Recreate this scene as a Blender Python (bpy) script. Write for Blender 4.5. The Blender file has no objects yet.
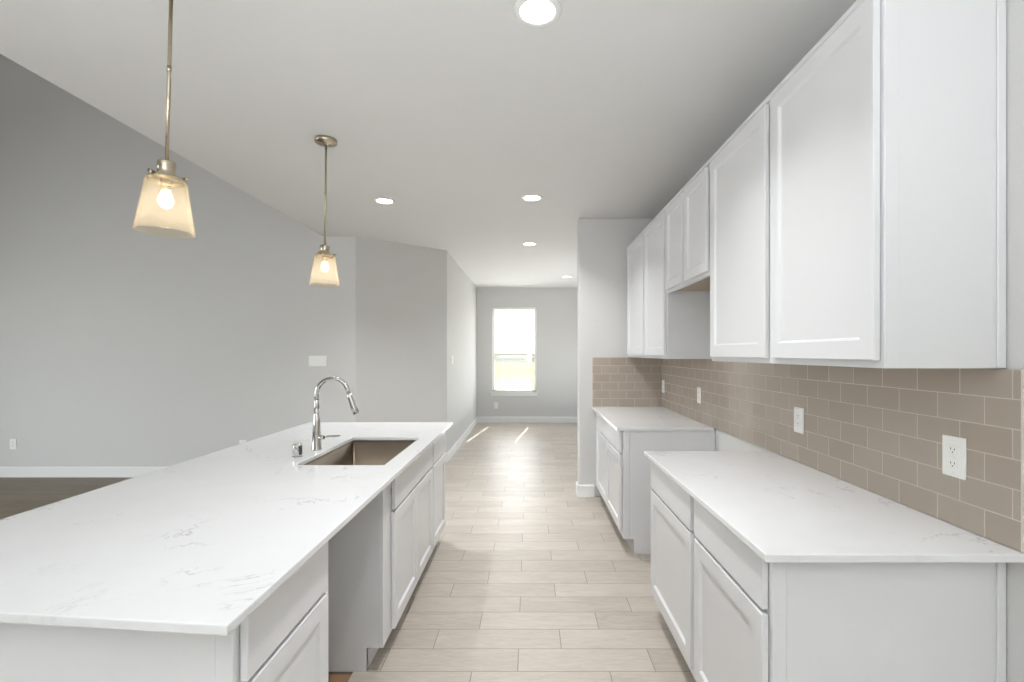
import bpy, bmesh, math, random
from mathutils import Vector, Matrix

# ------------------------------------------------------------------ camera, world, sun, big lights, exposure
S = bpy.context.scene
COL = S.collection
EYE = 1.408
cd = bpy.data.cameras.new('camera')
cam = bpy.data.objects.new('camera', cd); COL.objects.link(cam)
cam.location = (0, 0, EYE)
cam.rotation_euler = (math.radians(90), 0, 0)
cd.sensor_fit = 'HORIZONTAL'; cd.sensor_width = 36.0
cd.lens = 490.0 / 1024 * 36.0
cd.shift_x = -17.0 / 1024
cd.shift_y = 12.0 / 1024
cd.clip_start = 0.05; cd.clip_end = 400
S.camera = cam

W = bpy.data.worlds.new('sky'); S.world = W; W.use_nodes = True
wn = W.node_tree.nodes; wl = W.node_tree.links
sky = wn.new('ShaderNodeTexSky'); sky.sky_type = 'NISHITA'
sky.sun_disc = False; sky.sun_elevation = math.radians(45); sky.sun_rotation = math.radians(8)
sky.dust_density = 2.5
haze = wn.new('ShaderNodeMix'); haze.data_type = 'RGBA'; haze.inputs[0].default_value = .7
wl.new(sky.outputs[0], haze.inputs[6]); haze.inputs[7].default_value = (1.0, .99, .97, 1)
wl.new(haze.outputs[2], wn['Background'].inputs[0])
wn['Background'].inputs[1].default_value = 1.6

def add_light(name, kind, loc, energy, color=(1, 1, 1), direction=None, **kw):
    d = bpy.data.lights.new(name, kind); d.energy = energy; d.color = color
    for k, v in kw.items(): setattr(d, k, v)
    o = bpy.data.objects.new(name, d); COL.objects.link(o); o.location = loc
    if direction is not None:
        o.rotation_euler = Vector(direction).to_track_quat('-Z', 'Y').to_euler()
    return o

add_light('sun', 'SUN', (3, 30, 30), 6.0, (1, .95, .86), (-.135, -1, -1.0), angle=math.radians(.6))
# added fill lamps without a visible source, then daylight at the far window
add_light('fill_kitchen_low', 'AREA', (-.6, -2.4, .3), 18, (.92, .97, 1), (0, 0, 1), shape='RECTANGLE', size=3.0, size_y=1.6)  # added upward fill low behind the camera; no window stands there
add_light('fill_kitchen_high', 'AREA', (-.9, -1.5, 1.25), 148, (.905, .96, 1), (0, -.03, 1), shape='RECTANGLE', size=2.2, size_y=1.6)  # added lamp floating at mid-height, aimed up to brighten the ceiling
add_light('fill_living_side', 'AREA', (-7.9, 1.0, 1.6), 68, (.98, .99, 1), (1, .9, -.55), spread=math.radians(108), shape='RECTANGLE', size=4.0, size_y=2.0)  # added fill shaped for the living room wall, inside an unseen window
add_light('fill_hall_floor', 'AREA', (.8, 7.8, .3), 28, (.97, .985, 1), (0, 0, 1), shape='RECTANGLE', size=2.0, size_y=2.0)  # added upward fill above the far-room floor, standing in for bounced light
add_light('daylight_far_window', 'AREA', (-.295, 9.80, 1.48), 8, (.97, .985, 1), (0, -1, -.15), shape='RECTANGLE', size=.8, size_y=1.6)

S.view_settings.view_transform = 'Standard'
S.view_settings.look = 'None'
S.view_settings.gamma = 1.0
S.view_settings.use_curve_mapping = False
S.view_settings.exposure = 0.30

random.seed(4)
# ------------------------------------------------------------------ materials
def lin(r, g, b):
    f = lambda c: (c / 255) / 12.92 if c <= 10 else (((c / 255) + .055) / 1.055) ** 2.4
    return (f(r), f(g), f(b), 1)

class NT:
    """small helper around a node tree"""
    def __init__(s, name):
        s.m = bpy.data.materials.new(name); s.m.use_nodes = True
        s.n = s.m.node_tree.nodes; s.l = s.m.node_tree.links
        s.b = s.n['Principled BSDF']; s.out = s.n['Material Output']
    def node(s, t, **kw):
        n = s.n.new(t)
        for k, v in kw.items(): setattr(n, k, v)
        return n
    def put(s, sock, v):
        if hasattr(v, 'is_output') or isinstance(v, bpy.types.NodeSocket): s.l.new(v, sock)
        else: sock.default_value = v
    def math(s, op, a, b=0.0, c=0.0):
        n = s.node('ShaderNodeMath', operation=op)
        s.put(n.inputs[0], a); s.put(n.inputs[1], b); s.put(n.inputs[2], c)
        return n.outputs[0]
    def mix(s, f, a, b):
        n = s.node('ShaderNodeMix', data_type='RGBA')
        s.put(n.inputs[0], f); s.put(n.inputs[6], a); s.put(n.inputs[7], b)
        return n.outputs[2]
    def ramp(s, f, stops):
        n = s.node('ShaderNodeValToRGB')
        e = n.color_ramp.elements
        while len(e) < len(stops): e.new(.5)
        for k, (p, c) in enumerate(stops): e[k].position = p; e[k].color = c
        s.put(n.inputs[0], f)
        return n.outputs[0]
    def pos(s):
        g = s.node('ShaderNodeTexCoord')
        sp = s.node('ShaderNodeSeparateXYZ'); s.l.new(g.outputs['Object'], sp.inputs[0])
        return g.outputs['Object'], sp.outputs[0], sp.outputs[1], sp.outputs[2]
    def vec(s, x, y, z):
        n = s.node('ShaderNodeCombineXYZ')
        for i, v in enumerate((x, y, z)): s.put(n.inputs[i], v)
        return n.outputs[0]
    def noise(s, v, scale, detail=3, rough=.5, dist=0):
        n = s.node('ShaderNodeTexNoise')
        s.l.new(v, n.inputs['Vector'])
        n.inputs['Scale'].default_value = scale; n.inputs['Detail'].default_value = detail
        n.inputs['Roughness'].default_value = rough; n.inputs['Distortion'].default_value = dist
        return n.outputs['Fac']
    def bump(s, h, strength, dist):
        n = s.node('ShaderNodeBump'); n.inputs['Strength'].default_value = strength
        n.inputs['Distance'].default_value = dist; s.l.new(h, n.inputs['Height'])
        s.l.new(n.outputs[0], s.b.inputs['Normal'])
    def base(s, color=None, rough=None, metal=None, spec=None):
        if color is not None: s.put(s.b.inputs['Base Color'], color)
        if rough is not None: s.put(s.b.inputs['Roughness'], rough)
        if metal is not None: s.put(s.b.inputs['Metallic'], metal)
        if spec is not None: s.put(s.b.inputs['Specular IOR Level'], spec)
        return s

def paint(name, rgb, rough=.6, bump=0.0, scale=220, spec=.4):
    t = NT(name); v, x, y, z = t.pos()
    nz = t.noise(v, 3.0, 2)
    c = lin(*rgb); d = tuple(k * .975 for k in c[:3]) + (1,)
    t.base(t.mix(nz, d, c), rough, 0, spec)
    if bump: t.bump(t.noise(v, scale, 3), bump, .002)
    return t.m

M = {}
M['wall'] = paint('grey_wall_paint', (213, 212, 210), .75, .35, 90, .2)
M['ceiling'] = paint('ceiling_paint', (227, 226, 224), .85, .25, 120, .15)
M['trim'] = paint('white_trim_paint', (236, 236, 234), .35)
M['cabinet'] = paint('white_cabinet_paint', (224, 224, 225), .28, 0, 1, .5)
M['plastic'] = paint('white_plastic', (244, 243, 240), .3)
M['slot'] = paint('dark_slot', (70, 68, 66), .6)
M['raw_wood'] = paint('raw_cabinet_underside', (176, 160, 140), .6)
M['blind'] = paint('white_blind_slat', (245, 245, 243), .5)
M['roof'] = paint('grey_roof_shingle', (140, 140, 144), .9)
M['house'] = paint('beige_house_siding', (190, 184, 174), .9)
M['ground'] = paint('dry_lawn', (170, 168, 130), .95)

def metal(name, rgb, rough, brushed=False):
    t = NT(name); v, x, y, z = t.pos()
    c = lin(*rgb)
    if brushed:
        n = t.noise(t.vec(t.math('MULTIPLY', x, 4), t.math('MULTIPLY', y, 180), t.math('MULTIPLY', z, 180)), 1.0, 3)
        t.base(t.mix(n, tuple(k * .8 for k in c[:3]) + (1,), c), t.math('MULTIPLY_ADD', n, .15, rough - .05), 1)
    else:
        n = t.noise(v, 40, 2)
        t.base(c, t.math('MULTIPLY_ADD', n, .04, rough), 1)
    return t.m
M['chrome'] = metal('polished_chrome', (200, 198, 194), .07)
M['nickel'] = metal('brushed_nickel', (186, 175, 154), .26)
M['steel'] = metal('stainless_steel_bowl', (140, 128, 114), .32, True)

# wood-look plank tile: planks 0.61 x 0.1656 m laid across the aisle, third-offset joints
def planks(name, pl, ph, off, x0, y0, light, dark, grout, gw, rough):
    t = NT(name); v, x, y, z = t.pos()
    r = t.math('DIVIDE', t.math('SUBTRACT', y, y0), ph)
    row = t.math('FLOOR', r)
    u = t.math('DIVIDE', t.math('SUBTRACT', t.math('SUBTRACT', x, x0), t.math('MULTIPLY', row, off)), pl)
    colm = t.math('FLOOR', u)
    fu = t.math('FRACT', u); fv = t.math('FRACT', r)
    du = t.math('MULTIPLY', t.math('MINIMUM', fu, t.math('SUBTRACT', 1.0, fu)), pl)
    dv = t.math('MULTIPLY', t.math('MINIMUM', fv, t.math('SUBTRACT', 1.0, fv)), ph)
    d = t.math('MINIMUM', du, dv)
    mask = t.math('LESS_THAN', d, gw)
    wn_ = t.node('ShaderNodeTexWhiteNoise', noise_dimensions='2D')
    t.l.new(t.vec(row, colm, 0.0), wn_.inputs['Vector'])
    rnd = wn_.outputs['Value']
    gv = t.vec(t.math('MULTIPLY_ADD', rnd, 37.0, t.math('MULTIPLY', x, 1.6)), t.math('MULTIPLY', y, 16.0), rnd)
    grain = t.noise(gv, 4.2, 6, .62, 1.6)
    cloud = t.noise(t.vec(t.math('MULTIPLY_ADD', rnd, 11.0, t.math('MULTIPLY', x, 2.2)), t.math('MULTIPLY', y, 5.0), rnd), 1.3, 3, .5, .6)
    g = t.math('ADD', t.math('MULTIPLY', grain, .68), t.math('MULTIPLY', cloud, .34))
    g = t.math('ADD', g, t.math('MULTIPLY_ADD', rnd, .14, -.07))
    c = t.ramp(g, [(.3, lin(*dark)), (.68, lin(*light))])
    c = t.mix(mask, c, lin(*grout))
    t.base(c, t.math('MULTIPLY_ADD', grain, .14, rough), 0, .5)
    t.bump(t.math('MINIMUM', t.math('DIVIDE', d, gw * 1.6), 1.0), .5, .0012)
    return t.m
M['tile_floor'] = planks('wood_look_plank_tile', .61, .1656, .2033, -.05, 2.166, (196, 187, 176), (166, 156, 144), (138, 129, 119), .0021, .33)
M['dark_floor'] = planks('brown_plank_floor', 1.2, .18, .43, 0, 0, (132, 118, 97), (96, 84, 66), (70, 60, 48), .0015, .4)
M['subfloor'] = paint('bare_subfloor', (150, 118, 88), .9, .3, 60)

# subway tile (axis: along-wall coordinate is y on the side wall and x on the end wall)
def subway(name, axis, a0, z0, L, T):
    t = NT(name); v, x, y, z = t.pos()
    a = y if axis == 'y' else x
    r = t.math('DIVIDE', t.math('SUBTRACT', z0, z), T)
    row = t.math('FLOOR', r)
    u = t.math('DIVIDE', t.math('SUBTRACT', t.math('SUBTRACT', a, a0), t.math('MULTIPLY', t.math('MODULO', row, 2.0), L / 2)), L)
    fu = t.math('FRACT', u); fv = t.math('FRACT', r)
    du = t.math('MULTIPLY', t.math('MINIMUM', fu, t.math('SUBTRACT', 1.0, fu)), L)
    dv = t.math('MULTIPLY', t.math('MINIMUM', fv, t.math('SUBTRACT', 1.0, fv)), T)
    d = t.math('MINIMUM', du, dv)
    mask = t.math('LESS_THAN', d, .0019)
    wn_ = t.node('ShaderNodeTexWhiteNoise', noise_dimensions='2D')
    t.l.new(t.vec(row, t.math('FLOOR', u), 0.0), wn_.inputs['Vector'])
    c = t.mix(wn_.outputs['Value'], lin(170, 157, 144), lin(176, 164, 152))
    c = t.mix(mask, c, lin(198, 189, 177))
    t.base(c, t.math('MULTIPLY_ADD', mask, .5, .16), 0, .5)
    t.bump(t.math('MINIMUM', t.math('DIVIDE', d, .004), 1.0), .55, .0012)
    return t.m
M['subway_side'] = subway('taupe_subway_tile_side', 'y', 1.312 - 3.0, 1.3649 - .884, .161, .0803)
M['subway_end'] = subway('taupe_subway_tile_end', 'x', .63 - .95, 1.3649 - .884, .161, .0803)

def quartz():
    t = NT('white_quartz'); v, x, y, z = t.pos()
    big = t.noise(v, 2.6, 4, .55, 1.5)
    vein = t.math('ABSOLUTE', t.math('SUBTRACT', t.noise(v, 2.1, 6, .62, 1.1), .5))
    line = t.math('SUBTRACT', 1.0, t.math('MINIMUM', t.math('DIVIDE', vein, .010), 1.0))
    gate = t.math('MULTIPLY', t.math('MAXIMUM', t.math('SUBTRACT', t.noise(v, 4.5, 3), .53), 0.0), 6.0)
    gate = t.math('MINIMUM', gate, 1.0)
    m = t.math('MULTIPLY', line, gate)
    fine = t.math('ABSOLUTE', t.math('SUBTRACT', t.noise(v, 7.5, 4, .6, .8), .5))
    fl = t.math('MULTIPLY', t.math('SUBTRACT', 1.0, t.math('MINIMUM', t.math('DIVIDE', fine, .02), 1.0)),
                t.math('MINIMUM', t.math('MULTIPLY', t.math('MAXIMUM', t.math('SUBTRACT', t.noise(v, 3.0, 2), .55), 0.0), 5.0), 1.0))
    c = t.mix(big, lin(222, 222, 223), lin(231, 231, 231))
    c = t.mix(t.math('MULTIPLY', fl, .32), c, lin(188, 188, 190))
    c = t.mix(t.math('MULTIPLY', m, .7), c, lin(140, 140, 146))
    t.base(c, .09, 0, .5)
    return t.m
M['quartz'] = quartz()

def glow(name, rgb, strength):
    t = NT(name)
    t.base((0.8, .8, .8, 1), .5)
    t.put(t.b.inputs['Emission Color'], rgb); t.put(t.b.inputs['Emission Strength'], strength)
    return t.m
M['lens'] = glow('lit_downlight_lens', (1, .99, .97, 1), 12)
M['bulb'] = glow('lit_warm_bulb', (1, .88, .70, 1), 7)

def shade_glass():
    t = NT('champagne_glass')
    tr = t.node('ShaderNodeBsdfTransparent'); tr.inputs[0].default_value = (.97, .93, .85, 1)
    tl = t.node('ShaderNodeBsdfTranslucent'); tl.inputs[0].default_value = (1, .95, .87, 1)
    gl = t.node('ShaderNodeBsdfGlossy'); gl.inputs[0].default_value = (1, .93, .8, 1); gl.inputs[1].default_value = .05
    fr = t.node('ShaderNodeLayerWeight'); fr.inputs[0].default_value = .12
    v, x, y, z = t.pos()
    m1 = t.node('ShaderNodeMixShader'); t.put(m1.inputs[0], t.math('MULTIPLY_ADD', t.noise(v, 30, 2), .04, .095))
    t.l.new(tr.outputs[0], m1.inputs[1]); t.l.new(tl.outputs[0], m1.inputs[2])
    m2 = t.node('ShaderNodeMixShader'); t.put(m2.inputs[0], t.math('MULTIPLY', fr.outputs[0], .35))
    t.l.new(m1.outputs[0], m2.inputs[1]); t.l.new(gl.outputs[0], m2.inputs[2])
    t.l.new(m2.outputs[0], t.out.inputs[0])
    return t.m
M['shade'] = shade_glass()

def pane_glass():
    t = NT('window_glass')
    tr = t.node('ShaderNodeBsdfTransparent'); tr.inputs[0].default_value = (.96, .98, .97, 1)
    gl = t.node('ShaderNodeBsdfGlossy'); gl.inputs[1].default_value = .02
    m = t.node('ShaderNodeMixShader'); m.inputs[0].default_value = .05
    t.l.new(tr.outputs[0], m.inputs[1]); t.l.new(gl.outputs[0], m.inputs[2])
    t.l.new(m.outputs[0], t.out.inputs[0])
    return t.m
M['pane'] = pane_glass()

def fence_wood():
    t = NT('tan_fence_boards'); v, x, y, z = t.pos()
    b = t.math('FRACT', t.math('DIVIDE', x, .14))
    gap = t.math('LESS_THAN', b, .06)
    n = t.noise(t.vec(t.math('MULTIPLY', x, 12), y, t.math('MULTIPLY', z, 1.5)), 2, 4)
    t.base(t.mix(gap, t.mix(n, lin(208, 190, 156), lin(222, 206, 176)), lin(160, 142, 112)), .9)
    return t.m
M['fence'] = fence_wood()

# ------------------------------------------------------------------ geometry helpers (world coordinates)
def new_bm(): return bmesh.new()

def box(bm, x0, x1, y0, y1, z0, z1, bev=0.0, seg=1):
    b = bmesh.new()
    bmesh.ops.create_cube(b, size=1.0)
    for v in b.verts:
        v.co = Vector((x0 + (v.co.x + .5) * (x1 - x0), y0 + (v.co.y + .5) * (y1 - y0), z0 + (v.co.z + .5) * (z1 - z0)))
    if bev: bmesh.ops.bevel(b, geom=list(b.edges), offset=bev, segments=seg, profile=.5, affect='EDGES')
    merge(bm, b)
    return bm

def merge(bm, b, mat=None):
    if mat is not None: bmesh.ops.transform(b, matrix=mat, verts=b.verts)
    me = bpy.data.meshes.new('tmp'); b.to_mesh(me); b.free()
    bm.from_mesh(me); bpy.data.meshes.remove(me)

def lathe(bm, prof, seg=32, mat=None, close=False):
    """prof: list of (r, z); closed rings around z"""
    b = bmesh.new(); rings = []
    for r, z in prof:
        if r < 1e-5: rings.append([b.verts.new((0, 0, z))])
        else: rings.append([b.verts.new((r * math.cos(2 * math.pi * k / seg), r * math.sin(2 * math.pi * k / seg), z)) for k in range(seg)])
    pairs = list(zip(rings, rings[1:]))
    if close: pairs.append((rings[-1], rings[0]))
    for A, B in pairs:
        for k in range(seg):
            k2 = (k + 1) % seg
            if len(A) == 1 and len(B) == 1: continue
            if len(A) == 1: b.faces.new((A[0], B[k2], B[k]))
            elif len(B) == 1: b.faces.new((A[k], A[k2], B[0]))
            else: b.faces.new((A[k], A[k2], B[k2], B[k]))
    bmesh.ops.recalc_face_normals(b, faces=b.faces)
    for f in b.faces: f.smooth = True
    merge(bm, b, mat)
    return bm

def tube(bm, pts, radii, seg=16):
    b = bmesh.new(); rings = []
    pts = [Vector(p) for p in pts]
    if not hasattr(radii, '__len__'): radii = [radii] * len(pts)
    up = None
    for i, p in enumerate(pts):
        d = (pts[min(i + 1, len(pts) - 1)] - pts[max(i - 1, 0)]).normalized()
        if up is None: up = Vector((0, 1, 0)) if abs(d.y) < .9 else Vector((1, 0, 0))
        s = d.cross(up).normalized(); u = s.cross(d).normalized(); up = u
        rings.append([b.verts.new(p + radii[i] * (math.cos(2 * math.pi * k / seg) * s + math.sin(2 * math.pi * k / seg) * u)) for k in range(seg)])
    for A, B in zip(rings, rings[1:]):
        for k in range(seg): b.faces.new((A[k], A[(k + 1) % seg], B[(k + 1) % seg], B[k]))
    for f in b.faces: f.smooth = True
    b.faces.new(rings[0]); b.faces.new(list(reversed(rings[-1])))
    bmesh.ops.recalc_face_normals(b, faces=b.faces)
    merge(bm, b)
    return bm

def prism(bm, pts, z0, z1):
    lo = [bm.verts.new((x, y, z0)) for x, y in pts]; hi = [bm.verts.new((x, y, z1)) for x, y in pts]
    n = len(pts)
    fs = [bm.faces.new(list(reversed(lo))), bm.faces.new(hi)]
    for k in range(n): fs.append(bm.faces.new((lo[k], lo[(k + 1) % n], hi[(k + 1) % n], hi[k])))
    bmesh.ops.recalc_face_normals(bm, faces=fs)
    return bm

def quadgrid_slab(bm, xs, ys, z0, z1, holes):
    """slab on a grid of rectangles with some cells left open"""
    V = {}
    def v(i, j, k):
        if (i, j, k) not in V: V[(i, j, k)] = bm.verts.new((xs[i], ys[j], (z0, z1)[k]))
        return V[(i, j, k)]
    cells = {(i, j) for i in range(len(xs) - 1) for j in range(len(ys) - 1)} - set(holes)
    fs = []
    for i, j in cells:
        fs.append(bm.faces.new((v(i, j, 1), v(i + 1, j, 1), v(i + 1, j + 1, 1), v(i, j + 1, 1))))
        fs.append(bm.faces.new((v(i, j, 0), v(i, j + 1, 0), v(i + 1, j + 1, 0), v(i + 1, j, 0))))
        for (di, dj, a, c) in ((-1, 0, (i, j), (i, j + 1)), (1, 0, (i + 1, j), (i + 1, j + 1)), (0, -1, (i, j), (i + 1, j)), (0, 1, (i, j + 1), (i + 1, j + 1))):
            if (i + di, j + dj) not in cells:
                fs.append(bm.faces.new((v(*a, 0), v(*c, 0), v(*c, 1), v(*a, 1))))
    bmesh.ops.recalc_face_normals(bm, faces=fs)
    return bm

def obj(name, bm, mat, parent=None, origin=None):
    """ONE mesh object; vertices given in world space"""
    org = Vector(origin) if origin is not None else Vector((0, 0, 0))
    if parent is not None: org = ORG[ROOT[parent.name]]
    if org.length: bmesh.ops.translate(bm, verts=bm.verts, vec=-org)
    me = bpy.data.meshes.new(name); bm.to_mesh(me); bm.free()
    me.materials.append(M[mat])
    o = bpy.data.objects.new(name, me); COL.objects.link(o)
    if parent is not None:
        o.parent = parent; ROOT[o.name] = ROOT[parent.name]
    else:
        o.location = org; ROOT[o.name] = o.name; ORG[o.name] = org
    return o
ORG = {}; ROOT = {}

def thing(name, label, cat, loc, group=None):
    o = bpy.data.objects.new(name, None); COL.objects.link(o); o.location = loc
    o.empty_display_size = .1
    ORG[o.name] = Vector(loc); ROOT[o.name] = o.name
    return tag(o, label, cat, group)

def tag(o, label, cat, group=None):
    o['label'] = label; o['category'] = cat
    if group: o['group'] = group
    return o

def struct(name, bm, mat, parent=None):
    o = obj(name, bm, mat, parent)
    if parent is None: o['kind'] = 'structure'
    return o

# ------------------------------------------------------------------ room shell
H = 2.73; HL = 5.4
XW = 1.305           # drywall of the right wall; the tile face stands at 1.295
XE = -2.336          # where the low kitchen ceiling ends
PY = 4.80            # end wall of the cabinet run
LY = 5.56            # far wall of the living room
FY = 9.92            # far wall of the hall room
BY = -3.5            # wall behind the camera
DW0, DW1 = 1.576, 2.165     # dishwasher opening in the island

bm = new_bm()
quadgrid_slab(bm, [XE, -1.21, -.776, 3.2], [BY - .1, DW0, DW1, FY + .1], -.012, 0, [(1, 1)])
struct('floor', bm, 'tile_floor')
struct('floor_living', box(new_bm(), -8.1, XE, BY - .1, LY + .1, -.012, 0), 'dark_floor')
struct('floor_slab', box(new_bm(), -8.1, 3.2, BY - .1, FY + .1, -.12, -.012), 'subfloor')

struct('ceiling', box(new_bm(), XE, 3.2, BY - .1, FY + .1, H, H + .12), 'ceiling')
struct('ceiling_living', box(new_bm(), -8.1, XE, BY - .1, LY + .1, HL, HL + .1), 'ceiling')
struct('wall_header', box(new_bm(), XE, XE + .12, BY - .1, LY + .1, H + .12, HL), 'wall')
struct('wall_right', box(new_bm(), XW, XW + .12, BY, PY + .12, 0, H), 'wall')
struct('wall_end', box(new_bm(), .485, XW, PY, PY + .12, 0, H, .012, 3), 'wall')
struct('wall_front', box(new_bm(), -8.0, -1.969, LY, LY + .1, 0, HL), 'wall')
bm = prism(new_bm(), [(-1.969, LY), (-1.06, 6.315), (-1.16, 6.415), (-1.969, LY + .13)], 0, H)
struct('wall_angled', bm, 'wall')
struct('wall_hall_left', box(new_bm(), -1.16, -1.06, 6.315, FY, 0, H), 'wall')
bm = new_bm()
box(bm, -8.1, -8.0, BY, -1.0, 0, HL); box(bm, -8.1, -8.0, 3.0, LY + .1, 0, HL)
box(bm, -8.1, -8.0, -1.0, 3.0, 0, .6); box(bm, -8.1, -8.0, -1.0, 3.0, 2.6, HL)
struct('wall_left', bm, 'wall')

def wall_y(name, x0, x1, y0, y1, z1, holes, mat='wall'):
    """wall facing y with rectangular openings (x0, x1, z0, z1) sorted by x"""
    bm = new_bm(); x = x0
    for (a, b, c, d) in holes:
        box(bm, x, a, y0, y1, 0, z1); box(bm, a, b, y0, y1, 0, c); box(bm, a, b, y0, y1, d, z1); x = b
    box(bm, x, x1, y0, y1, 0, z1)
    bmesh.ops.remove_doubles(bm, verts=bm.verts, dist=1e-5)
    return struct(name, bm, mat)
FW = (-.745, .155, .625, 2.335)         # far window opening
wall_y('wall_far', -1.16, 3.1, FY, FY + .12, H, [FW])
struct('wall_back', box(new_bm(), -8.1, XW + .12, BY - .12, BY, 0, HL), 'wall')
bm = new_bm()
box(bm, 3.0, 3.1, PY + .12, 7.05, 0, H); box(bm, 3.0, 3.1, 8.95, FY, 0, H)
box(bm, 3.0, 3.1, 7.05, 8.95, 0, .55); box(bm, 3.0, 3.1, 7.05, 8.95, 2.45, H)
struct('wall_hall_right', bm, 'wall')
struct('wall_hall_front', box(new_bm(), XW, 3.1, PY, PY + .12, 0, H), 'wall')

# baseboards: square board with an eased top edge
def board(name, p, q, n, h=.118, t=.014):
    p = Vector((p[0], p[1], 0)); q = Vector((q[0], q[1], 0)); n = Vector((n[0], n[1], 0)).normalized()
    bm = new_bm(); prof = [(0, 0), (t, 0), (t, h - .012), (t * .45, h), (0, h)]
    A = [bm.verts.new(p + n * a + Vector((0, 0, b))) for a, b in prof]
    B = [bm.verts.new(q + n * a + Vector((0, 0, b))) for a, b in prof]
    k = len(prof)
    for i in range(k): bm.faces.new((A[i], A[(i + 1) % k], B[(i + 1) % k], B[i]))
    bm.faces.new(A); bm.faces.new(list(reversed(B)))
    bmesh.ops.recalc_face_normals(bm, faces=bm.faces)
    return struct(name, bm, 'trim')
board('baseboard_front', (-8, LY), (-1.969, LY), (0, -1))
dn = Vector((6.315 - LY, -(-1.06 + 1.969), 0))
board('baseboard_angled', (-1.969, LY), (-1.06, 6.315), (dn.x, dn.y))
board('baseboard_hall_left', (-1.06, 6.315), (-1.06, FY), (1, 0))
board('baseboard_far', (-1.06, FY), (3.0, FY), (0, -1))
board('baseboard_end', (.471, PY), (.640, PY), (0, -1))
board('baseboard_end_side', (.485, PY - .014), (.485, PY + .12), (-1, 0))
board('baseboard_hall_front', (.471, PY + .12), (3.0, PY + .12), (0, 1))
board('baseboard_hall_right', (3.0, PY + .12), (3.0, FY), (-1, 0))
board('baseboard_left', (-8, BY), (-8, LY), (1, 0))
board('baseboard_right', (XW, BY), (XW, 1.33), (-1, 0))

# windows: drywall return, vinyl frame, two sashes, panes, sill and apron
def window_y(name, a, b, c, d, y, depth, inward, rail=True):
    fr = .045; yo = y + depth * .75 * (1 if inward < 0 else -1)
    y0, y1 = sorted((yo, yo + .045 * (1 if inward < 0 else -1)))
    bm = new_bm()
    box(bm, a, a + fr, y0, y1, c, d, .003); box(bm, b - fr, b, y0, y1, c, d, .003)
    box(bm, a + fr, b - fr, y0, y1, c, c + fr, .003); box(bm, a + fr, b - fr, y0, y1, d - fr, d, .003)
    w = struct(name, bm, 'trim')
    if rail:
        m = c + (d - c) * .415
        obj('meeting_rail', box(new_bm(), a + fr, b - fr, y0 - .004, y1 - .004, m - .022, m + .022, .003), 'trim', w)
        obj('pane', box(new_bm(), a + fr, b - fr, (y0 + y1) / 2, (y0 + y1) / 2 + .004, m + .022, d - fr), 'pane', w)
        obj('pane', box(new_bm(), a + fr, b - fr, (y0 + y1) / 2, (y0 + y1) / 2 + .004, c + fr, m - .022), 'pane', w)
    else:
        obj('pane', box(new_bm(), a + fr, b - fr, (y0 + y1) / 2, (y0 + y1) / 2 + .004, c + fr, d - fr), 'pane', w)
    return w
w1 = window_y('window_1', *FW, FY, .12, -1)
bm = box(new_bm(), FW[0] - .045, FW[1] + .045, FY - .035, FY + .10, FW[2] - .022, FW[2], .004)
obj('window_sill', bm, 'trim', w1)
obj('apron', box(new_bm(), FW[0] - .02, FW[1] + .02, FY - .016, FY, FW[2] - .085, FW[2] - .022, .003), 'trim', w1)
def window_x(name, x, y0, y1, z0, z1):
    bm = new_bm(); f = .045
    box(bm, x, x + .04, y0, y0 + f, z0, z1); box(bm, x, x + .04, y1 - f, y1, z0, z1)
    box(bm, x, x + .04, y0 + f, y1 - f, z0, z0 + f); box(bm, x, x + .04, y0 + f, y1 - f, z1 - f, z1)
    w = struct(name, bm, 'trim')
    obj('pane', box(new_bm(), x + .018, x + .022, y0 + f, y1 - f, z0 + f, z1 - f), 'pane', w)
window_x('window_2', -8.08, -1.0, 3.0, .6, 2.6)  # unseen window, added behind the living room fill lamp
window_x('window_3', 3.05, 7.05, 8.95, .55, 2.45)

# ------------------------------------------------------------------ horizontal blind in the far window
t = thing('window_blind', 'white horizontal slat blind hanging in the far hall window', 'blind', (-.295, FY + .04, FW[2]))
ba, bb = FW[0] + .075, FW[1] - .095
obj('headrail', box(new_bm(), FW[0] + .004, FW[1] - .004, FY + .008, FY + .062, FW[3] - .055, FW[3] - .003, .003), 'blind', t)
bm = new_bm(); z = FW[2] + .05
while z < FW[3] - .07:
    box(bm, ba, bb, FY + .012, FY + .060, z, z + .0025); z += .0445
obj('slats', bm, 'blind', t)
obj('bottom_rail', box(new_bm(), ba, bb, FY + .014, FY + .058, FW[2] + .004, FW[2] + .024, .004), 'blind', t)
for x in (ba + .14, bb - .14):
    obj('ladder_cord', box(new_bm(), x, x + .003, FY + .0095, FY + .0115, FW[2] + .02, FW[3] - .05), 'blind', t)
obj('tilt_wand', tube(new_bm(), [(bb - .07, FY + .004, FW[3] - .05), (bb - .07, FY + .004, FW[2] + .55)], .004, 8), 'blind', t)

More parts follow.
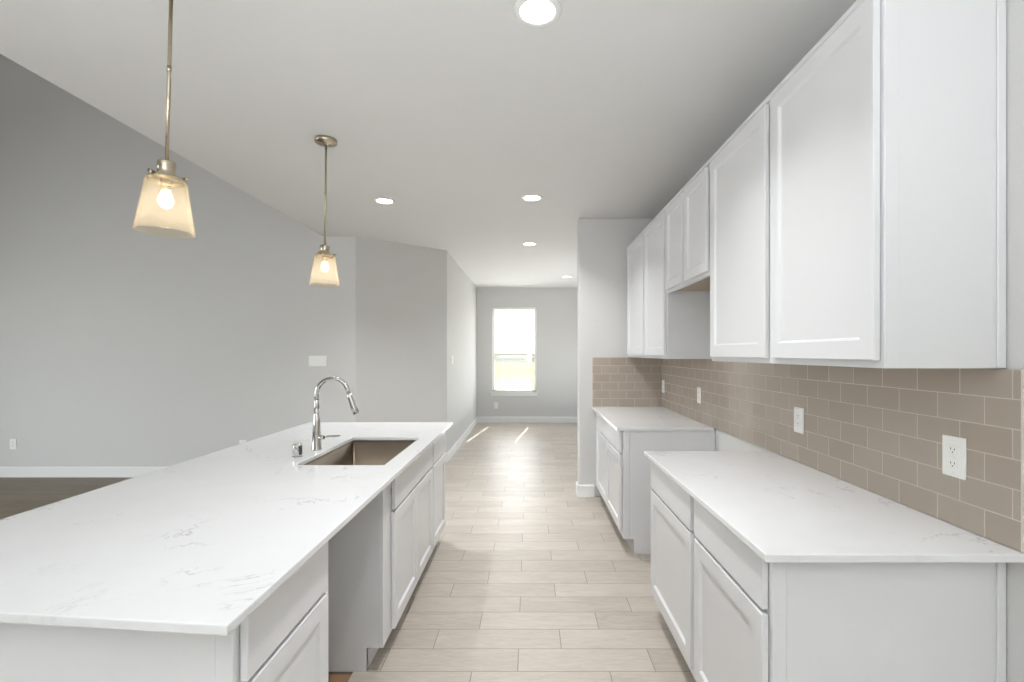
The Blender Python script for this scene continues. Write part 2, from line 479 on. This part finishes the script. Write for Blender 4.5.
# ------------------------------------------------------------------ outside the far window
g = struct('ground', box(new_bm(), -60, 60, FY + .4, 160, -.9, -.6), 'ground')
f = obj('wooden_fence', box(new_bm(), -14, 14, 17.0, 17.03, -.6, 1.10), 'fence', None, (0, 17, -.6))
tag(f, 'tan board fence standing outside behind the far window', 'fence')
def house(x, y, w, d, h, rh, label):
    t = thing('house', label, 'house', (x, y, -.6))
    obj('walls', box(new_bm(), x - w / 2, x + w / 2, y, y + d, -.6, h), 'house', t)
    bm = new_bm(); e = .4
    A = [bm.verts.new(p) for p in ((x - w / 2 - e, y - e, h), (x + w / 2 + e, y - e, h), (x + w / 2 + e, y + d + e, h), (x - w / 2 - e, y + d + e, h))]
    R = [bm.verts.new((x - w / 4, y + d / 2, h + rh)), bm.verts.new((x + w / 4, y + d / 2, h + rh))]
    bm.faces.new((A[0], A[1], R[1], R[0])); bm.faces.new((A[2], A[3], R[0], R[1])); bm.faces.new((A[1], A[2], R[1])); bm.faces.new((A[3], A[0], R[0])); bm.faces.new(list(reversed(A)))
    obj('roof', bm, 'roof', t)
house(-3.0, 78, 5.5, 8, 1.3, 1.5, 'left grey roofed house seen over the fence outside')
house(3.2, 84, 5.5, 8, 1.2, 1.6, 'right grey roofed house seen over the fence outside')

# ------------------------------------------------------------------ cabinets
# fronts lie in planes x = const; s = +1 for fronts facing +x (island), -1 for fronts facing -x (right run)
def shaker(bm, xf, s, y0, y1, z0, z1, th=.018, fw=.057, rec=.010):
    """shaker door: outer frame with eased edges, sloped inner bead and recessed flat panel; xf is the front plane"""
    e = .0025; c = .009
    xb = xf - s * th
    def ring(i, x): return [bm.verts.new((x, a, b)) for a, b in ((y0 + i, z0 + i), (y1 - i, z0 + i), (y1 - i, z1 - i), (y0 + i, z1 - i))]
    rs = [ring(0, xb), ring(0, xf - s * e), ring(e, xf), ring(fw, xf), ring(fw + c * .35, xf - s * .003), ring(fw + c, xf - s * rec)]
    fs = []
    for A, B in zip(rs, rs[1:]):
        for k in range(4): fs.append(bm.faces.new((A[k], A[(k + 1) % 4], B[(k + 1) % 4], B[k])))
    fs.append(bm.faces.new(rs[-1])); fs.append(bm.faces.new(list(reversed(rs[0]))))
    bmesh.ops.recalc_face_normals(bm, faces=fs)
    return bm
def slab_front(bm, xf, s, y0, y1, z0, z1, th=.018):
    return box(bm, min(xf, xf - s * th), max(xf, xf - s * th), y0, y1, z0, z1, .0022, 2)

TOE = .105; TOPZ = .863
def base_cabinet(label, s, xf, xback, y0, y1, doors, drawers, zsplit=.688, ends=(), frame_w=.04, sink_top=None, group=None, zdoor=.150):
    """xf: face frame front plane, xback: back plane"""
    xd = xf + s * .0205
    t = thing('base_cabinet', label, 'cabinet', ((xf + xback) / 2, (y0 + y1) / 2, 0), group)
    xi = xf - s * .019                      # back of face frame
    lo, hi = sorted((xi, xback))
    tl, th_ = sorted((xf - s * .072, xback))
    bm = new_bm()
    for (a, b) in ((y0, y0 + .016), (y1 - .016, y1)):       # sides notched at the toe
        box(bm, lo, hi, a, b, TOE, TOPZ); box(bm, tl, th_, a, b, 0, TOE)
    bl, bh = sorted((xback, xback + s * .008)); box(bm, bl, bh, y0 + .016, y1 - .016, 0, TOPZ)
    box(bm, lo, hi, y0 + .016, y1 - .016, TOE, TOE + .016)
    if sink_top is None: box(bm, lo, hi, y0 + .016, y1 - .016, TOPZ - .016, TOPZ)
    obj('carcass', bm, 'cabinet', t)
    a, b = sorted((xi, xf)); bm = new_bm()
    box(bm, a, b, y0, y0 + frame_w, TOE, TOPZ, .0008); box(bm, a, b, y1 - frame_w, y1, TOE, TOPZ, .0008)
    box(bm, a, b, y0 + frame_w, y1 - frame_w, TOE, TOE + .04, .0008); box(bm, a, b, y0 + frame_w, y1 - frame_w, TOPZ - .04, TOPZ, .0008)
    box(bm, a, b, y0 + frame_w, y1 - frame_w, zsplit - .02, zsplit + .03, .0008)
    for (p, q) in zip(doors, doors[1:]):
        m = (p[1] + q[0]) / 2; box(bm, a, b, m - .03, m + .03, TOE + .04, zsplit - .02, .0008)
    for (p, q) in zip(drawers, drawers[1:]):
        m = (p[1] + q[0]) / 2; box(bm, a, b, m - .03, m + .03, zsplit + .03, TOPZ - .04, .0008)
    obj('face_frame', bm, 'cabinet', t)
    a, b = sorted((xf - s * .072, xf - s * .084))
    obj('toe_kick', box(new_bm(), a, b, y0 + .0005, y1 - .0005, 0, TOE), 'cabinet', t)
    for (a, b) in doors: obj('door', shaker(new_bm(), xd, s, a, b, zdoor, zsplit), 'cabinet', t)
    for (a, b) in drawers: obj('drawer_front', slab_front(new_bm(), xd, s, a, b, zsplit + .013, .852), 'cabinet', t)
    for (ye, d) in ends:                    # scribe strips on an exposed end
        for (p, q) in ((xf - s * .001, xf - s * .042), (xback + s * .024, xback)):
            a, b = sorted((p, q)); c, e = sorted((ye, ye + d * .006))
            obj('scribe_moulding', box(new_bm(), a, b, c, e, TOE if p == xf - s * .001 else 0, TOPZ, .002), 'cabinet', t)
    return t

# island
IF = -.645; IB = -1.252
base_cabinet('white island cabinet nearest the camera with one drawer over one door', 1, IF, IB, 1.077, DW0, [(1.089, 1.522)], [(1.089, 1.522)], .664, ends=((1.077, -1),), zdoor=.120)
base_cabinet('white sink cabinet under the sink with one wide false drawer over two doors', 1, IF, IB, DW1, 3.195, [(2.287, 2.742), (2.750, 3.180)], [(2.287, 3.180)], .664, sink_top=1, frame_w=.16, zdoor=.120)
base_cabinet('narrow white island cabinet beyond the sink with one drawer over one door', 1, IF, IB, 3.1955, 3.68, [(3.210, 3.665)], [(3.210, 3.665)], .664, zdoor=.120)
p = obj('island_back_panel', box(new_bm(), IB - .022, IB - .001, 1.077, 3.68, 0, TOPZ, .002), 'cabinet', None, (IB, 2.3, 0))
tag(p, 'white back panel of the island under the seating overhang', 'panel')

# right run
RF = .6615; RB = XW - .002
base_cabinet('white base cabinet with two drawers over two doors at the near right', -1, RF, RB, 1.342, 2.60, [(1.349, 1.906), (1.950, 2.584)], [(1.349, 1.906), (1.950, 2.584)], ends=((1.342, -1),))
base_cabinet('white base cabinet in the far corner with one wide drawer over two doors', -1, RF, RB, 3.435, PY - .002, [(3.475, 4.045), (4.053, 4.66)], [(3.475, 4.66)], ends=((3.435, -1),))

UF = .9695; UBZ = 1.366; UTZ = 2.440
def wall_cabinet(label, y0, y1, zb, doors, end=None, zt=UTZ):
    s = -1; xf = UF; xd = xf - .0205; xback = RB; xi = xf + .019
    t = thing('wall_cabinet', label, 'cabinet', ((xf + xback) / 2, (y0 + y1) / 2, zb))
    bm = new_bm()
    box(bm, xi, xback, y0, y0 + .016, zb, zt); box(bm, xi, xback, y1 - .016, y1, zb, zt)
    box(bm, xback - .008, xback, y0 + .016, y1 - .016, zb, zt)
    box(bm, xi, xback - .008, y0 + .016, y1 - .016, zt - .016, zt)
    obj('carcass', bm, 'cabinet', t)
    obj('bottom_panel', box(new_bm(), xi, xback - .008, y0 + .016, y1 - .016, zb + .012, zb + .026), 'raw_wood', t)
    bm = new_bm(); w = .035
    box(bm, xf, xi, y0, y0 + w, zb, zt, .0008); box(bm, xf, xi, y1 - w, y1, zb, zt, .0008)
    box(bm, xf, xi, y0 + w, y1 - w, zb, zb + .035, .0008); box(bm, xf, xi, y0 + w, y1 - w, zt - .05, zt, .0008)
    for (p, q) in zip(doors, doors[1:]):
        m = (p[1] + q[0]) / 2; box(bm, xf, xi, m - .03, m + .03, zb + .035, zt - .05, .0008)
    obj('face_frame', bm, 'cabinet', t)
    for (a, b) in doors: obj('door', shaker(new_bm(), xd, s, a, b, zb + .022, zt - .032), 'cabinet', t)
    obj('top_moulding', box(new_bm(), xf - .013, xf, y0, y1, zt - .022, zt, .003), 'cabinet', t)
    if end is not None:
        for (a, b) in ((xf + .001, xf + .042), (xback - .024, xback)):
            c, e = sorted((end, end - .006))
            obj('scribe_moulding', box(new_bm(), a, b, c, e, zb, zt, .002), 'cabinet', t)
    return t
wall_cabinet('tall white wall cabinet at the near right with two large doors', 1.342, 2.598, UBZ, [(1.350, 1.928), (1.972, 2.570)], 1.342)
wall_cabinet('short white wall cabinet with two small doors above the stove gap', 2.60, 3.428, 1.825, [(2.635, 3.005), (3.055, 3.405)])
wall_cabinet('tall white wall cabinet in the far corner with two narrow doors', 3.43, PY - .002, UBZ, [(3.460, 4.035), (4.085, 4.74)])

# ------------------------------------------------------------------ countertops
CZ = .884; CT = .021
def counter_mesh(xs, ys, holes=(), skew=0.0):
    bm = quadgrid_slab(new_bm(), xs, ys, CZ - CT, CZ, holes)
    for v in bm.verts:          # the near end is cut slightly out of square
        if abs(v.co.y - ys[0]) < 1e-5: v.co.y += skew * (xs[-1] - v.co.x)
    ed = [e for e in bm.edges if len(e.link_faces) == 2 and e.calc_face_angle() > .5]
    bmesh.ops.bevel(bm, geom=ed, offset=.0028, segments=2, profile=.5, affect='EDGES')
    return bm
SX0, SX1, SY0, SY1 = -1.095, -.678, 2.292, 3.055
c = obj('island_countertop', counter_mesh([-1.665, SX0, SX1, -.580], [.942, SY0, SY1, 3.71], [(1, 1)], .095), 'quartz', None, (-1.1, 2.3, CZ - CT))
tag(c, 'long white veined quartz countertop on the island with the sink cutout', 'countertop')
c = obj('side_countertop', counter_mesh([.6155, XW - .0105], [1.272, 2.620]), 'quartz', None, (.95, 1.95, CZ - CT))
tag(c, 'white veined quartz countertop on the near right cabinet below the outlets', 'countertop')
c = obj('side_countertop', counter_mesh([.6155, XW - .0105], [3.420, PY - .0105]), 'quartz', None, (.95, 4.1, CZ - CT))
tag(c, 'smaller white quartz countertop in the far corner against two tiled walls', 'countertop')

# backsplashes
b = thing('tile_backsplash', 'long taupe subway tile backsplash on the right wall under the cabinets', 'backsplash', (XW - .005, 3.0, CZ))
bm = new_bm()
box(bm, XW - .010, XW - .0005, 1.290, PY - .0005, CZ, 1.3635)
obj('tiles', bm, 'subway_side', b)
b2 = thing('tile_backsplash', 'small taupe subway tile backsplash on the far end wall of the counter', 'backsplash', (.95, PY - .005, CZ))
obj('tiles', box(new_bm(), .622, XW - .0105, PY - .010, PY - .0005, CZ, 1.3635), 'subway_end', b2)
M['caulk'] = paint('pale_grout_edge', (214, 206, 196), .5)
obj('edge_trim', box(new_bm(), XW - .011, XW - .0005, 1.284, 1.290, CZ, 1.367, .001), 'caulk', b)
obj('edge_trim', box(new_bm(), .617, .622, PY - .011, PY - .0005, CZ, 1.367, .001), 'caulk', b2)

# ------------------------------------------------------------------ sink and faucet
t = thing('kitchen_sink', 'undermount stainless steel sink set in the island countertop', 'sink', ((SX0 + SX1) / 2, (SY0 + SY1) / 2, CZ - CT - .23))
bm = new_bm(); zt = CZ - CT - .0005; o_ = .004
def rr(x0, x1, y0, y1, r, z, n=5):
    out = []
    for cx, cy, a0 in ((x1 - r, y1 - r, 0), (x0 + r, y1 - r, 90), (x0 + r, y0 + r, 180), (x1 - r, y0 + r, 270)):
        for k in range(n + 1):
            a = math.radians(a0 + 90 * k / n); out.append((cx + r * math.cos(a), cy + r * math.sin(a), z))
    return out
loops = [rr(SX0 - .012, SX1 + .012, SY0 - .012, SY1 + .012, .016, zt), rr(SX0 - o_, SX1 + o_, SY0 - o_, SY1 + o_, .014, zt),
         rr(SX0 - o_, SX1 + o_, SY0 - o_, SY1 + o_, .014, zt - .19), rr(SX0 + .004, SX1 - .004, SY0 + .004, SY1 - .004, .02, zt - .205),
         rr(SX0 + .02, SX1 - .02, SY0 + .02, SY1 - .02, .03, zt - .212)]
rings = [[bm.verts.new(p) for p in L] for L in loops]
for A, B in zip(rings, rings[1:]):
    for k in range(len(A)):
        fce = bm.faces.new((A[k], A[(k + 1) % len(A)], B[(k + 1) % len(A)], B[k])); fce.smooth = True
bm.faces.new(rings[-1])
bmesh.ops.recalc_face_normals(bm, faces=bm.faces)
bmesh.ops.reverse_faces(bm, faces=bm.faces)
obj('bowl', bm, 'steel', t)
bm = lathe(new_bm(), [(0, .001), (.030, .001), (.034, .004), (.045, .005), (.047, .0015), (.047, 0)], 28,
           Matrix.Translation(((SX0 + SX1) / 2, (SY0 + SY1) / 2, zt - .2115)))
obj('drain', bm, 'chrome', t)

fx, fy = -1.150, 2.655
t = thing('kitchen_faucet', 'tall chrome gooseneck faucet standing behind the island sink', 'faucet', (fx, fy, CZ))
T0 = Matrix.Translation((fx, fy, CZ))
obj('faucet_base', lathe(new_bm(), [(0, 0), (.0280, 0), (.0280, .004), (.0262, .012), (.0225, .07), (.0182, .135), (.0152, .192), (.0143, .194), (.0143, .197), (.0150, .199), (.0132, .268), (.0122, .270), (0, .270)], 32, T0), 'chrome', t)
pts = [(fx, fy, CZ + .266), (fx, fy, CZ + .285)]
R = .087
for k in range(0, 19):
    a = math.radians(180 - k * 172 / 18)
    pts.append((fx + R + R * math.cos(a), fy - .004 * k / 18, CZ + .299 + R * math.sin(a)))
obj('gooseneck', tube(new_bm(), pts, .0122, 18), 'chrome', t)
ex = Vector(pts[-1]); dr = (Vector(pts[-1]) - Vector(pts[-2])).normalized()
dr = (dr + Vector((.14, 0, 0))).normalized()
q = [ex, ex + dr * .006, ex + dr * .008, ex + dr * .03, ex + dr * .085, ex + dr * .122, ex + dr * .124]
obj('spray_head', tube(new_bm(), q, [.0115, .0115, .0138, .0145, .0175, .0190, .0165], 20), 'chrome', t)
h0 = Vector((fx + .018, fy - .006, CZ + .066))
obj('handle_hub', tube(new_bm(), [h0 - Vector((.012, 0, 0)), h0 + Vector((.022, -.003, .002)), h0 + Vector((.026, -.0035, .002))], [.0125, .0125, .010], 16), 'chrome', t)
l0 = h0 + Vector((.02, -.003, .002))
obj('lever', tube(new_bm(), [l0, l0 + Vector((.03, -.006, .006)), l0 + Vector((.09, -.016, .012)), l0 + Vector((.100, -.018, .0125))], [.0075, .006, .0045, .003], 12), 'chrome', t)

t = thing('air_gap_cap', 'small chrome cylinder cap on the island beside the faucet', 'air gap', (-1.168, 2.470, CZ))
Tm = Matrix.Translation((-1.168, 2.470, CZ))
obj('cap', lathe(new_bm(), [(.0205, .006), (.0225, .008), (.0225, .058), (.0205, .064), (0, .066)], 28, Tm), 'chrome', t)
obj('flange', lathe(new_bm(), [(0, 0), (.0255, 0), (.0255, .004), (.0205, .0065), (0, .0065)], 28, Tm), 'chrome', t)
bm = new_bm()
a0 = -.1
for k in range(8):      # curved vent slot on the side
    a = math.radians(-40 + k * 10)
    m = Matrix.Translation((-1.168 + .0226 * math.cos(a), 2.470 + .0226 * math.sin(a), CZ + .034)) @ Matrix.Rotation(a, 4, 'Z')
    b = bmesh.new(); bmesh.ops.create_cube(b, size=1)
    bmesh.ops.scale(b, vec=(.0012, .0042, .042), verts=b.verts); merge(bm, b, m)
obj('vent_slot', bm, 'slot', t)

# ------------------------------------------------------------------ outlets and switches
def plate(name, label, cat, center, normal, w, h, devices, group=None, th=.006):
    """devices: list of (kind, offset along the wall)"""
    n = Vector(normal).normalized(); u = Vector((0, 0, 1)).cross(n).normalized()
    c = Vector(center)
    mat = Matrix((( u.x, 0, n.x, c.x), (u.y, 0, n.y, c.y), (0, 1, 0, c.z), (0, 0, 0, 1)))
    t = thing(name, label, cat, center, group)
    def bx(x0, x1, y0, y1, z0, z1, bev=0):
        b = new_bm(); box(b, x0, x1, y0, y1, z0, z1, bev); bmesh.ops.transform(b, matrix=mat, verts=b.verts)
        bmesh.ops.recalc_face_normals(b, faces=b.faces); return b
    obj('cover_plate', bx(-w / 2, w / 2, -h / 2, h / 2, 0.0003, th, .002), 'plastic', t)
    for kind, dx in devices:
        if kind == 'outlet':
            r = obj('receptacle', bx(dx - .0165, dx + .0165, -.0335, .0335, th - .001, th + .0016, .0008), 'plastic', t)
            for cz in (-.019, .019):
                bm = new_bm()
                for (a, b_, e, f_) in ((-.0075, -.0055, .0, .008), (.0055, .0075, .0, .007), (-.002, .002, -.0095, -.0055)):
                    q = bx(dx + a, dx + b_, cz + e - .001, cz + f_ - .001, th + .001, th + .0022); merge(bm, q)
                obj('socket_slots', bm, 'slot', r)
        elif kind == 'gfci':
            r = obj('receptacle', bx(dx - .0165, dx + .0165, -.0335, .0335, th - .001, th + .0016, .0008), 'plastic', t)
            for cz in (-.021, .021):
                bm = new_bm()
                for (a, b_, e, f_) in ((-.0075, -.0055, .0, .007), (.0055, .0075, .0, .006), (-.002, .002, -.008, -.0045)):
                    q = bx(dx + a, dx + b_, cz + e - .001, cz + f_ - .001, th + .001, th + .0022); merge(bm, q)
                obj('socket_slots', bm, 'slot', r)
            obj('test_button', bx(dx - .008, dx + .008, -.0075, -.001, th + .001, th + .003, .0005), 'plastic', r)
            obj('reset_button', bx(dx - .008, dx + .008, .001, .0075, th + .001, th + .003, .0005), 'plastic', r)
        else:
            r = obj('rocker', bx(dx - .0165, dx + .0165, -.0335, .0335, th - .001, th + .0035, .0012), 'plastic', t)
        for cz in (-.048, .048):
            q = new_bm(); lathe(q, [(0, .0012), (.0022, .001), (.003, 0)], 10); bmesh.ops.transform(q, matrix=mat @ Matrix.Translation((dx, cz * h / .122, th)), verts=q.verts)
            obj('screw', q, 'plastic', t)
    return t
TX = XW - .0102
G = 'outlets on the tile backsplash'
plate('outlet', 'large white outlet with reset buttons on the tile nearest the camera', 'outlet', (TX, 1.489, 1.093), (-1, 0, 0), .082, .124, [('gfci', 0)], G)
plate('outlet', 'white outlet on the tile above the middle of the near counter', 'outlet', (TX, 2.345, 1.087), (-1, 0, 0), .082, .122, [('outlet', 0)], G)
plate('outlet', 'white outlet on the side tile above the front of the far counter', 'outlet', (TX, 3.72, 1.087), (-1, 0, 0), .080, .122, [('outlet', 0)], G)
plate('outlet', 'white outlet on the side tile beside the far inner corner', 'outlet', (TX, 4.715, 1.087), (-1, 0, 0), .076, .122, [('outlet', 0)], G)
plate('outlet', 'white outlet low on the far hall wall under the window', 'outlet', (-.67, FY - .0002, .345), (0, -1, 0), .082, .124, [('outlet', 0)])
plate('outlet', 'white outlet low on the living room wall at the left edge', 'outlet', (-5.85, LY - .0002, .375), (0, -1, 0), .074, .118, [('outlet', 0)])
plate('outlet', 'white outlet low on the living room wall just above the island edge', 'outlet', (-3.245, LY - .0002, .36), (0, -1, 0), .08, .12, [('outlet', 0)])
plate('switch_plate', 'white three gang light switch on the living wall above the faucet', 'switch', (-2.395, LY - .0002, 1.318), (0, -1, 0), .206, .120, [('rocker', -.058), ('rocker', 0), ('rocker', .058)])
plate('switch_plate', 'white light switch on the side wall of the hall opening', 'switch', (-1.0598, 6.78, 1.315), (1, 0, 0), .078, .122, [('rocker', 0)])

# ------------------------------------------------------------------ pendants
def pendant(label, x, y, tilt):
    t = thing('pendant_lamp', label, 'pendant lamp', (x, y, H), 'pendant lamps over the island')
    zc = H
    def P(prof, seg=36): return lathe(new_bm(), prof, seg, Matrix.Translation((x, y, 0)))
    obj('canopy', P([(0, H), (.064, H), (.066, H - .004), (.066, H - .020), (.062, H - .024), (.012, H - .026), (.010, H - .036), (0, H - .036)]), 'nickel', t)
    zt = 2.013
    rod = obj('rod', tube(new_bm(), [(x, y, H - .03), (x, y, zt + .06)], .0062, 14), 'nickel', t)
    obj('rod_joint', P([(0, 2.405), (.0075, 2.405), (.0075, 2.385), (0, 2.385)], 14), 'nickel', rod)
    obj('socket_cap', P([(0, zt + .066), (.012, zt + .065), (.016, zt + .062), (.0265, zt + .060), (.028, zt + .056), (.028, zt + .034), (.0265, zt + .031), (.0265, zt + .020), (.0295, zt + .016), (.0295, zt + .008), (.034, zt + .006), (.034, zt - .004), (0, zt - .004)]), 'nickel', t)
    hold = obj('shade_holder', P([(.030, zt + .006), (.052, zt + .004), (.054, zt + .001), (.054, zt - .012), (.052, zt - .012), (.052, zt - .002), (.030, zt)], 36), 'nickel', t)
    for k in range(3):
        a = math.radians(20 + 120 * k); d = Vector((math.cos(a), math.sin(a), 0))
        c = Vector((x, y, zt - .004 + .012))
        obj('thumb_screw', tube(new_bm(), [c + d * .044, c + d * .056, c + d * .0565, c + d * .066], [.0028, .0028, .0062, .0062], 10), 'nickel', hold)
    # glass shade: flared cone, open at the bottom, thick rim; double walled so it has real thickness
    o = [(.045, zt), (.056, zt - .001), (.0600, zt - .005), (.0630, zt - .020), (.0720, zt - .08), (.0835, zt - .150), (.0885, zt - .181), (.0900, zt - .184)]
    i = [(r - .003, z) for r, z in reversed(o[1:])]
    obj('glass_shade', P(o + [(.0885, zt - .1855)] + i + [(.045, zt - .003)], 48), 'shade', t)
    obj('lamp_socket', P([(0, zt - .002), (.017, zt - .002), (.017, zt - .032), (.0135, zt - .040), (0, zt - .040)], 20), 'nickel', t)
    obj('bulb', P([(.0125, zt - .038), (.0135, zt - .045), (.018, zt - .056), (.0225, zt - .070), (.0220, zt - .083), (.016, zt - .095), (.008, zt - .100), (0, zt - .101)], 24), 'bulb', t)
    d = bpy.data.lights.new('bulb_light', 'POINT'); d.energy = .6; d.color = (1, .90, .76); d.shadow_soft_size = .03
    lo = bpy.data.objects.new('bulb_light', d); COL.objects.link(lo); lo.parent = t; lo.location = (0, 0, zt - .14 - H)
    t.rotation_euler = (0, math.radians(tilt), 0)
    return t
pendant('larger looking pendant lamp with champagne glass shade hanging nearest the camera', -1.243, 1.705, 1.5)
pendant('pendant lamp with champagne glass shade and visible ceiling canopy above the faucet', -1.257, 3.034, .5)

# ------------------------------------------------------------------ recessed downlights
def downlight(label, x, y, e):
    t = thing('recessed_light', label, 'ceiling light', (x, y, H), 'recessed ceiling lights')
    Tm = Matrix.Translation((x, y, H))
    obj('trim_ring', lathe(new_bm(), [(.066, -.0015), (.070, -.006), (.090, -.004), (.094, 0), (.066, 0)], 40, Tm, True), 'trim', t)
    obj('lens', lathe(new_bm(), [(.0675, -.001), (.0675, -.0035), (.03, -.0042), (0, -.0044)], 40, Tm), 'lens', t)
    d = bpy.data.lights.new('downlight_beam', 'AREA'); d.shape = 'DISK'; d.size = .13; d.energy = e; d.color = (.965, .985, 1)
    d.spread = math.radians(120)
    lo = bpy.data.objects.new('downlight_beam', d); COL.objects.link(lo); lo.parent = t; lo.location = (0, 0, -.008)
downlight('large looking round recessed light in the ceiling at the top edge', .033, 1.893, 12)
downlight('round recessed light in the ceiling right of the far pendant lamp', -1.255, 4.257, 12)
downlight('round recessed light over the aisle level with the one by the pendant', .026, 4.170, 12)
downlight('round recessed light over the aisle end just before the hall', .006, 5.93, 5)
downlight('small looking round recessed light above the far hall beside the end wall', .66, 8.49, 3)
